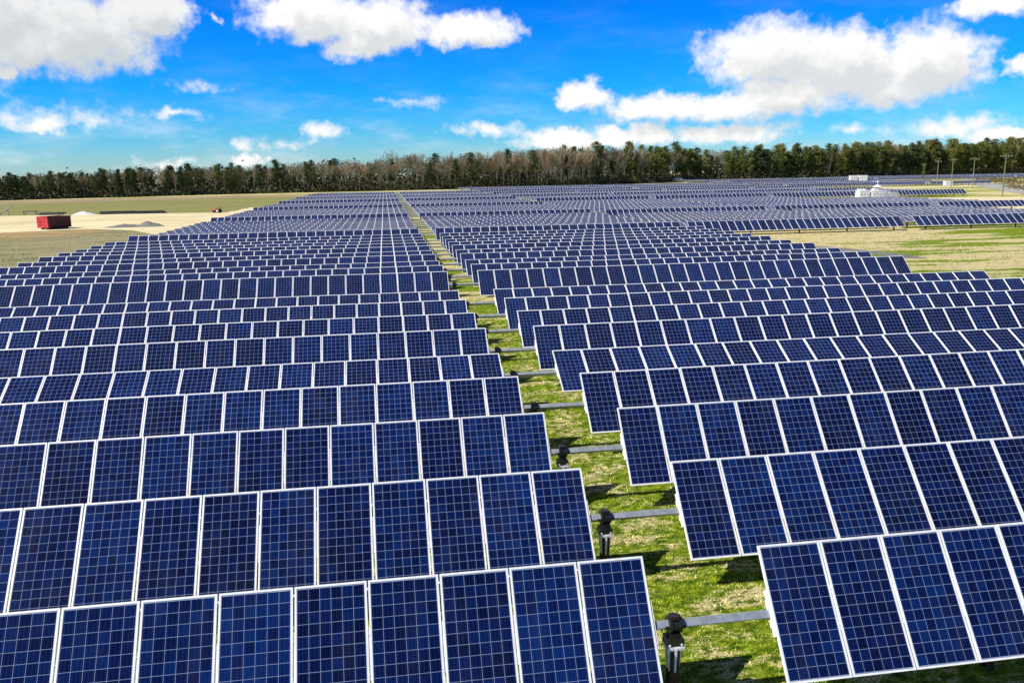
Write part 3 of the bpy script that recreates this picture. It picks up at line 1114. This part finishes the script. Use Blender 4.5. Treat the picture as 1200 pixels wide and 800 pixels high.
# deeper wood behind the first trees and the thicket at their feet: one mass each
cent, tops = [], []
s = 100.0
while s < CUM[-1]:
    p, nrm = on_line(s)
    px, _ = px_of(p.x, p.y)
    if -60 < px < 1260:
        h = float(np.interp(px, HPX, HTS))
        for k in range(4):
            o_ = 18 + RNG.uniform(0, 12)
            cent.append(((p.x + nrm.x * o_, p.y + nrm.y * o_, h * RNG.uniform(.02, .66)), 1.0))
        for k in range(3):
            o_ = 10 + RNG.uniform(0, 13)
            hz = h * RNG.uniform(.66, .97)
            xx, yy = p.x + nrm.x * o_ + RNG.normal(0, 1), p.y + nrm.y * o_ + RNG.normal(0, 1)
            for q in range(3):
                tops.append(((xx, yy, hz - h * .09 * q), .55 + .22 * q))
    s += 1.9
V, F = quads_cloud(cent, 16, (2.8, 2.8, 2.4), 1.0)
deep = []
s = 100.0
while s < CUM[-1]:
    p, nrm = on_line(s)
    px, _ = px_of(p.x, p.y)
    if -60 < px < 1260:
        h = float(np.interp(px, HPX, HTS))
        for k in range(3):
            o_ = RNG.uniform(30, 52)
            deep.append(((p.x + nrm.x * o_, p.y + nrm.y * o_, h * RNG.uniform(.02, .55)), 1.0))
    s += 2.2
V3, F3 = quads_cloud(deep, 14, (3.0, 3.0, 2.2), 1.5)
F += [tuple(i + len(V) for i in f) for f in F3]
V += V3
V2, F2 = quads_cloud(tops, 26, (2.0, 2.0, 1.1), .36)
F += [tuple(i + len(V) for i in f) for f in F2]
V += V2
tag(mesh_obj('woodland', V, F, M_WOOD), 'dark depth of the wood behind the treeline', 'woodland', None, 'stuff')
cent = []
s = 100.0
while s < CUM[-1]:
    p, nrm = on_line(s)
    px, _ = px_of(p.x, p.y)
    if -60 < px < 1260:
        dens = 2 if px < 380 else 3
        for k in range(dens):
            o_ = RNG.uniform(-3, 3)
            cent.append(((p.x + nrm.x * o_, p.y + nrm.y * o_, RNG.uniform(.3, 1.4 if px < 380 else 4.6)), 1.0))
    s += 2.2
V, F = quads_cloud(cent, 18, (1.4, 1.2, .9), .7)
tag(mesh_obj('undergrowth', V, F, M_UNDER), 'low brown green thicket along the foot of the treeline', 'undergrowth', None, 'stuff')
# brown scrub between the road and the far panels
cent = []
for i in range(900):
    t = RNG.uniform(0, 1)
    y = 196 + t * 268
    xr_ = 160 + (y - 190) * .68
    x = xr_ + RNG.uniform(5, 60 + 60 * t)
    cent.append(((x, y, RNG.uniform(.1, .9)), 1.0))
V, F = quads_cloud(cent, 14, (1.5, 1.5, .45), .42)
tag(mesh_obj('scrub', V, F, M_SCRUB), 'brown winter scrub between the road and the far panels', 'scrub', None, 'stuff')


# ------------------------------------------------------------------ grass in the aisle
def grass():
    """short blades growing in clumps"""
    nc = 5200
    cy = 8.5 + 44 * RNG.uniform(0, 1, nc) ** 1.5
    cxx = RNG.uniform(2.4, 8.2, nc)
    per = 26
    k = nc * per
    xs = np.repeat(cxx, per) + RNG.normal(0, .075, k)
    ys = np.repeat(cy, per) + RNG.normal(0, .060, k)
    hc = np.repeat(RNG.uniform(.6, 1.3, nc), per)
    h = RNG.uniform(.018, .055, k) * hc
    a = RNG.uniform(0, 2 * PI, k)
    wd = RNG.uniform(.004, .008, k) * (1 + ys / 30)
    le = RNG.uniform(.01, .055, k)
    dx, dy = np.cos(a), np.sin(a)
    la = RNG.uniform(0, 2 * PI, k)
    V = np.empty((k, 3, 3))
    V[:, 0] = np.stack([xs - dx * wd, ys - dy * wd, np.zeros(k)], 1)
    V[:, 1] = np.stack([xs + dx * wd, ys + dy * wd, np.zeros(k)], 1)
    V[:, 2] = np.stack([xs + np.cos(la) * le, ys + np.sin(la) * le, h], 1)
    o = mesh_obj('grass', V.reshape(-1, 3).tolist(), np.arange(k * 3).reshape(-1, 3).tolist(), M_BLADE)
    tag(o, 'short mossy grass and straw in the aisle between the panel tables', 'grass', None, 'stuff')


grass()


def dry_tufts():
    """tussocks of dry and green grass on the open ground either side of the panels"""
    pts = []
    while len(pts) < 5200:
        x, y = RNG.uniform(-110, -31), RNG.uniform(48, 142)
        if x > -31.5 - .0 * y and RNG.uniform() < .5:
            continue
        if x < -.62 * y - 20:
            continue
        if noise1(x * .09 + y * .05, 1) + noise1(y * .21 - x * .03, 4) + RNG.uniform(-.7, .7) > .1:
            pts.append((x, y))
    while len(pts) < 8600:
        x, y = RNG.uniform(35.5, 125), RNG.uniform(36, 99)
        if noise1(x * .07 + y * .04, 3) + noise1(y * .33 - x * .02, 6) + RNG.uniform(-.7, .7) > .15:
            pts.append((x, y))
    P_ = np.array(pts)
    per = 7
    k = len(P_) * per
    xs = np.repeat(P_[:, 0], per) + RNG.normal(0, .16, k)
    ys = np.repeat(P_[:, 1], per) + RNG.normal(0, .14, k)
    h = RNG.uniform(.03, .11, k)
    a = RNG.uniform(0, 2 * PI, k)
    wd = RNG.uniform(.03, .07, k)
    la = RNG.uniform(0, 2 * PI, k)
    le = RNG.uniform(.02, .16, k)
    V = np.empty((k, 3, 3))
    V[:, 0] = np.stack([xs - np.cos(a) * wd, ys - np.sin(a) * wd, np.zeros(k)], 1)
    V[:, 1] = np.stack([xs + np.cos(a) * wd, ys + np.sin(a) * wd, np.zeros(k)], 1)
    V[:, 2] = np.stack([xs + np.cos(la) * le, ys + np.sin(la) * le, h], 1)
    o = mesh_obj('dry_grass', V.reshape(-1, 3).tolist(), np.arange(k * 3).reshape(-1, 3).tolist(), M_TUFT)
    tag(o, 'dry tussocks scattered over the open ground either side of the panels', 'grass', None, 'stuff')


dry_tufts()
for i, (off_, amp) in enumerate([(0, .8), (1.9, .8), (5.2, 1.3), (7.1, 1.3)]):
    L_, R_ = [], []
    for q in range(45):
        x = -118 + q * 1.82
        y = 158 + off_ + (x + 118) * .22 * (1 + .1 * i) + amp * noise1(x * .06, i // 2)
        wv = .32 + .10 * noise1(x * .7, i)
        L_.append((x, y - wv, .052))
        R_.append((x, y + wv, .052))
    tag(mesh_obj('tyre_rut', L_ + R_, [(j, j + 1, 45 + j + 1, 45 + j) for j in range(44)], M_RUT), 'darker wheel rut pressed into the sand track', None, None, 'structure')


# ------------------------------------------------------------------ red skip
def skip():
    root = thing('skip_container', 'open topped red roll-off skip standing on the sand track', 'skip', (-54.5, 149.6, .0), math.radians(-32))
    # local: x = width, y = length; the red end faces -y
    W_, L_, H_ = 2.5, 4.3, 1.85
    mb = MB()
    z0 = .28
    mb.box((0, 0, z0 + .06), (W_, L_, .12), 0)
    for sx_ in (-1, 1):
        mb.box((sx_ * (W_ / 2 - .04), 0, z0 + H_ / 2), (.08, L_, H_), 0)
        for k in range(9):
            y = -L_ / 2 + .35 + k * (L_ - .7) / 8
            mb.box((sx_ * (W_ / 2 + .05), y, z0 + H_ / 2 - .02), (.10, .13, H_ - .12), 0)
        mb.box((sx_ * (W_ / 2 + .02), 0, z0 + H_ - .05), (.16, L_ + .06, .14), 0)
    mb.box((0, L_ / 2 - .04, z0 + H_ / 2), (W_ - .16, .08, H_), 0)
    mb.build('body', [M_REDD], root)
    d = MB()
    d.box((0, -L_ / 2 + .02, z0 + H_ / 2), (W_ + .04, .08, H_), 0)
    for k in range(4):
        d.box((0, -L_ / 2 - .05, z0 + .22 + k * (H_ - .36) / 3), (W_ + .02, .09, .17), 0)
    for sx_ in (-1, 1):
        d.box((sx_ * (W_ / 2 - .05), -L_ / 2 - .05, z0 + H_ / 2), (.12, .10, H_), 0)
    dr = d.build('door', [M_RED], root)
    dr['label'] = 'bright red ribbed end door'
    lt = MB()
    lt.tube((-.5, -L_ / 2 - .12, z0 + .4), (-.5, -L_ / 2 - .12, z0 + H_ - .4), .03, n=6)
    lt.build('latch', [M_BLACK], dr)
    for sx_ in (-1, 1):
        for y in (-L_ / 2 + .5, L_ / 2 - .5):
            wl = MB()
            wl.tube((sx_ * .9 - .1, y, .14), (sx_ * .9 + .1, y, .14), .14, n=12)
            wl.build('roller', [M_BLACK], root)
    for sx_ in (-1, 1):
        sk = MB()
        sk.box((sx_ * .5, 0, .2), (.12, L_ - .2, .16))
        sk.build('skid_rail', [M_REDD], root)


skip()


# ------------------------------------------------------------------ small orange tractor at the field edge
def tractor():
    root = thing('tractor', 'small orange red tractor parked at the edge of the meadow', 'tractor', (-38.6, 203.5, .05), math.radians(68))
    root.scale = (.8, .8, .7)
    b = MB()
    b.box((0, 1.05, .92), (.62, 1.35, .55), 0)
    b.box((0, 1.05, 1.21), (.56, 1.25, .06), 0)
    b.box((0, -.1, .72), (.5, 1.3, .35), 1)
    b.box((0, 1.75, .86), (.56, .05, .42), 1)
    b.build('hood', [M_ORANGE, M_BLACK], root, bevel=.03)
    for sx_ in (-1, 1):
        f = MB()
        f.box((sx_ * .62, -.55, 1.20), (.36, 1.1, .07), 0)
        f.box((sx_ * .62, .0, 1.05), (.36, .06, .34), 0)
        f.build('fender', [M_ORANGE], root)
        for (y, r, wd) in ((-.55, .62, .34), (1.3, .38, .24)):
            t = MB()
            t.tube((sx_ * .66 - wd / 2, y, r), (sx_ * .66 + wd / 2, y, r), r, n=18)
            wl = t.build('wheel', [M_TYRE], root)
            rm = MB()
            rm.tube((sx_ * (.66 + wd / 2 + .01) - .015, y, r), (sx_ * (.66 + wd / 2 + .01) + .015, y, r), r * .55, n=14)
            rm.build('rim', [M_WHITE], wl)
    s = MB()
    s.box((0, -.55, 1.15), (.5, .5, .12))
    s.box((0, -.78, 1.42), (.5, .10, .5))
    s.build('seat', [M_BLACK], root, bevel=.03)
    c = MB()
    for sx_ in (-1, 1):
        c.tube((sx_ * .5, -.95, .9), (sx_ * .5, -.95, 2.3), .04, n=8)
    c.tube((-.5, -.95, 2.3), (.5, -.95, 2.3), .04, n=8)
    c.box((0, -.55, 2.33), (1.25, 1.2, .06))
    c.build('roll_bar', [M_ORANGE], root)
    st = MB()
    st.tube((0, .35, 1.0), (0, .05, 1.45), .025, n=6)
    st.tube((0, .06, 1.44), (0, .04, 1.47), .19, n=14)
    st.build('steering_wheel', [M_BLACK], root)


tractor()


# ------------------------------------------------------------------ gravel heap, pipes, timber, sheets by the track
def heap(name, label, loc, rx, ry, h, material, seed, cat):
    r_ = random.Random(seed)
    V, F = [], []
    nr, na = 12, 40
    for i in range(nr + 1):
        t = i / nr
        for j in range(na):
            a = 2 * PI * j / na
            wob = 1 + .16 * noise1(a * 1.2, seed) + .05 * r_.uniform(-1, 1)
            z = h * (math.cos(t * PI / 2) ** 1.6) * (1 + .22 * noise1(math.cos(a) * 3 + t * 5, seed + 1)) + (.03 * r_.uniform(-1, 1) if 0 < i < nr else 0)
            V.append((math.cos(a) * rx * t * wob, math.sin(a) * ry * t * wob, max(z, -.06) if i < nr else -.06))
    for i in range(nr):
        for j in range(na):
            k = (j + 1) % na
            F.append((i * na + j, (i + 1) * na + j, (i + 1) * na + k, i * na + k))
    o = mesh_obj(name, V, F, material, None, None, True)
    o.location = loc
    return tag(o, label, cat)


heap('gravel_heap', 'larger peak of grey gravel tipped beside the sand track', (-39.9, 150.5, .04), 2.8, 2.2, .72, M_GRAVEL, 3, 'gravel heap')
heap('gravel_heap', 'long low heap of grey gravel left of the larger peak', (-43.4, 149.8, .04), 3.9, 2.0, .45, M_GRAVEL, 5, 'gravel heap')
heap('sand_heap', 'low pale sand heap lying before the trees right of the middle', (204, 570, .02), 9.0, 4.0, 3.4, M_SAND, 9, 'sand heap')


def pipe_run(label, x0, y0, ang, L, k, r):
    root = thing('drain_pipe_stack', label, 'drain pipes', (x0, y0, .03), ang)
    z = r
    for row in range(2):
        for i in range(k - row):
            mb = MB()
            sh = random.uniform(-.5, .5)
            y = (i - (k - row - 1) / 2) * r * 2.03
            mb.tube((-L / 2 + sh, y, z), (L / 2 + sh, y, z), r, n=12)
            mb.build('pipe', [M_PIPE], root, smooth=False)
        z += r * 1.75


pipe_run('long run of black drain pipes lying right of the white sheet', -62.3, 209.5, math.radians(2), 7.0, 3, .19)
pipe_run('black drain pipes at the right end of the pipe row by the meadow', -54.8, 209.2, math.radians(2), 6.5, 3, .17)
pipe_run('black drain pipes lying behind the red skip', -77.5, 212, math.radians(-2), 5.5, 3, .18)


def sheet_pile(label, x, y, rx, ry, h, seed):
    o = heap('sheeted_pile', label, (x, y, .03), rx, ry, h, M_TARP, seed, 'covered pile')
    return o


sheet_pile('white sheet covered pile between two runs of black pipe', -70.2, 210.8, 2.6, 1.3, .65, 21)


def gate_frame():
    root = thing('pallet_rack', 'low dark rack with pale boards standing left of the red skip', 'rack', (-82.6, 213.0, .05), .05)
    mb = MB()
    for x in (-1.3, 1.3):
        for y in (-.5, .5):
            mb.box((x, y, .5), (.10, .10, 1.0))
    mb.box((0, -.5, .95), (2.8, .10, .12))
    mb.box((0, .5, .95), (2.8, .10, .12))
    mb.build('frame', [M_BLACK], root)
    b = MB()
    for k in range(3):
        b.box((0, -.3 + k * .3, .55 + .05 * k), (2.5, .24, .12))
    b.build('boards', [M_TIMBER], root)


gate_frame()
mb = MB()
rot = Matrix.Rotation(math.radians(-28), 3, 'Y')
mb.box((0, 0, 1.15), (4.4, .55, .32), 0, rot)
mb.box((-.9, 0, .38), (.3, .4, .76), 0)
mb.box((.75, 0, .72), (.3, .4, 1.44), 0)
tag(mb.build('conveyor_ramp', [M_TIMBER], None, bevel=.02), 'pale sloping ramp at the far left edge of the sand track', 'ramp').location = (-88.8, 214.0, .05)


# ------------------------------------------------------------------ inverter cabinets
def cabinet(name, label, loc, rz, W_, D_, H_, material, doors=3, cap=None, group=None):
    root = thing(name, label, 'cabinet', loc, rz, group)
    b = MB()
    b.box((0, 0, H_ / 2 + .15), (W_, D_, H_ - .1))
    b.box((0, 0, .1), (W_ - .2, D_ - .2, .2), 1)
    b.build('body', [material, M_GREYP], root, bevel=.02)
    r = MB()
    r.box((0, 0, H_ + .16), (W_ + .16, D_ + .16, .12))
    r.build('roof', [material], root, bevel=.02)
    for k in range(doors):
        w_ = (W_ - .2) / doors
        x = -W_ / 2 + .1 + w_ * (k + .5)
        d = MB()
        d.box((x, -D_ / 2 - .012, H_ / 2 + .15), (w_ - .07, .05, H_ - .35))
        dd = d.build('door', [material], root)
        v = MB()
        for q in range(5):
            v.box((x, -D_ / 2 - .045, H_ * .68 + q * .09), (w_ * .55, .03, .04))
        v.build('vent', [M_GREYP], dd)
        hd = MB()
        hd.box((x + w_ * .36, -D_ / 2 - .06, H_ * .5), (.04, .05, .26))
        hd.build('handle', [M_BLACK], dd)
    if cap == 'box':
        c = MB()
        c.box((-W_ * .1, .2, H_ + .45), (W_ * .7, D_ * .5, .5))
        c.build('roof_unit', [material], root, bevel=.03)
    if cap == 'dome':
        c = MB()
        c.box((0, 0, H_ + .5), (W_ * .62, D_ * .6, .6))
        c.tube((0, 0, H_ + .9), (0, 0, H_ + 1.1), .75, .75, 16)
        c.tube((0, 0, H_ + 1.1), (0, 0, H_ + 1.65), 1.15, .2, 16)
        c.tube((0, 0, H_ + 1.6), (0, 0, H_ + 2.2), .09, .09, 8)
        c.tube((0, 0, H_ + 2.2), (0, 0, H_ + 2.55), .26, .16, 10)
        c.build('vent_cowl', [M_WHITE2], root)
    return root


GC = 'inverter cabinets by the sand yard'
cabinet('inverter_cabinet', 'white inverter cabinet with a boxy roof unit, left of the cowled one', (113.9, 189.0, -.3), -.1, 2.6, 2.2, 2.5, M_WHITE, 3, 'box', GC)
cabinet('inverter_cabinet', 'long white inverter cabinet topped by a conical vent cowl', (117.4, 188.6, -.3), -.1, 3.6, 2.3, 2.5, M_WHITE, 4, 'dome', GC)


def transformer():
    root = thing('transformer', 'grey green transformer box right of the white cowled cabinet', 'transformer', (119.6, 185.6, -.25), -.15, GC)
    b = MB()
    b.box((0, 0, 1.15), (1.7, 1.4, 2.1))
    b.build('body', [M_GREYP], root, bevel=.03)
    for sx_ in (-1, 1):
        f = MB()
        for k in range(7):
            f.box((sx_ * 1.03, -.6 + k * .2, 1.2), (.36, .04, 1.7))
        f.build('cooling_fins', [M_GREYP], root)
    l = MB()
    l.box((0, 0, 2.25), (1.8, 1.5, .10))
    l.build('lid', [M_WHITE2], root)
    h = MB()
    h.box((0, 0, .06), (2.6, 2.0, .12))
    h.build('plinth', [M_GRAVEL], root)


transformer()
GC2 = 'small far cabinets among the panels'
cabinet('inverter_cabinet', 'small far white cabinet, left one of the distant pair among the panels', (240, 408, 0), -.2, 3.6, 2.6, 4.0, M_WHITE, 2, None, GC2)
cabinet('inverter_cabinet', 'small far white cabinet, right one of the distant pair among the panels', (244.6, 407, 0), -.2, 4.2, 2.6, 4.0, M_WHITE, 2, None, GC2)
cabinet('inverter_cabinet', 'small white box at the corner of the road and the sand lane', (232, 322, 0), -.2, 3.0, 2.2, 1.8, M_WHITE2, 2, None, None)


# ------------------------------------------------------------------ utility poles
def pole(label, x, y, h, material, arm=2.6, ivy=False):
    root = thing('utility_pole', label, 'utility pole', (x, y, 0), math.radians(-18), 'utility poles along the gravel road')
    p = MB()
    p.tube((0, 0, -.3), (0, 0, h), .15, .10, 10)
    p.build('pole', [material], root)
    a = MB()
    a.box((0, -.14, h - .55), (arm, .11, .14))
    for sx_ in (-1, 1):
        a.tube((sx_ * arm * .33, -.15, h - .6), (0, -.15, h - 1.35), .025, n=5)
    ao = a.build('crossarm', [M_POLE], root)
    for x_ in (-arm * .46, -arm * .2, arm * .2, arm * .46):
        i = MB()
        i.tube((x_, -.14, h - .48), (x_, -.14, h - .26), .055, .035, 8)
        i.build('insulator', [M_INSUL], ao)
    if ivy:
        c = [((RNG.normal(0, .25), RNG.normal(0, .25), z), 1.0) for z in np.linspace(2.0, h - 2.0, 16)]
        V_, F_ = quads_cloud(c, 16, (.32, .32, .35), .24)
        mesh_obj('ivy', V_, F_, M_PINEB, root)
    return root


POLES = [(1081.5, 212, 10.4, True, 'ivy clad utility pole farthest along the gravel road'),
         (1097.5, 217, 11.2, False, 'thin utility pole between the ivy clad pole and the greenish one'),
         (1114.5, 218, 11.6, False, 'greenish utility pole, third along from the ivy clad one'),
         (1139.5, 219, 11.8, False, 'grey utility pole between the greenish one and the nearest tall pole'),
         (1174.8, 227, 11.6, False, 'nearest and tallest looking utility pole beside the gravel road')]
for (px, py, h, iv, lab) in POLES:
    X = (px - 600) / FPX
    Yp = -(py - 400) / FPX
    d = rv * X + uv_ * Yp + f0
    t = -CAM_Z / d.z
    k = .93
    pole(lab, d.x * t * k, d.y * t * k, h * .93, M_POLEG if 'greenish' in lab or iv else M_POLE, 2.9 if 'nearest' in lab else 2.4, iv)
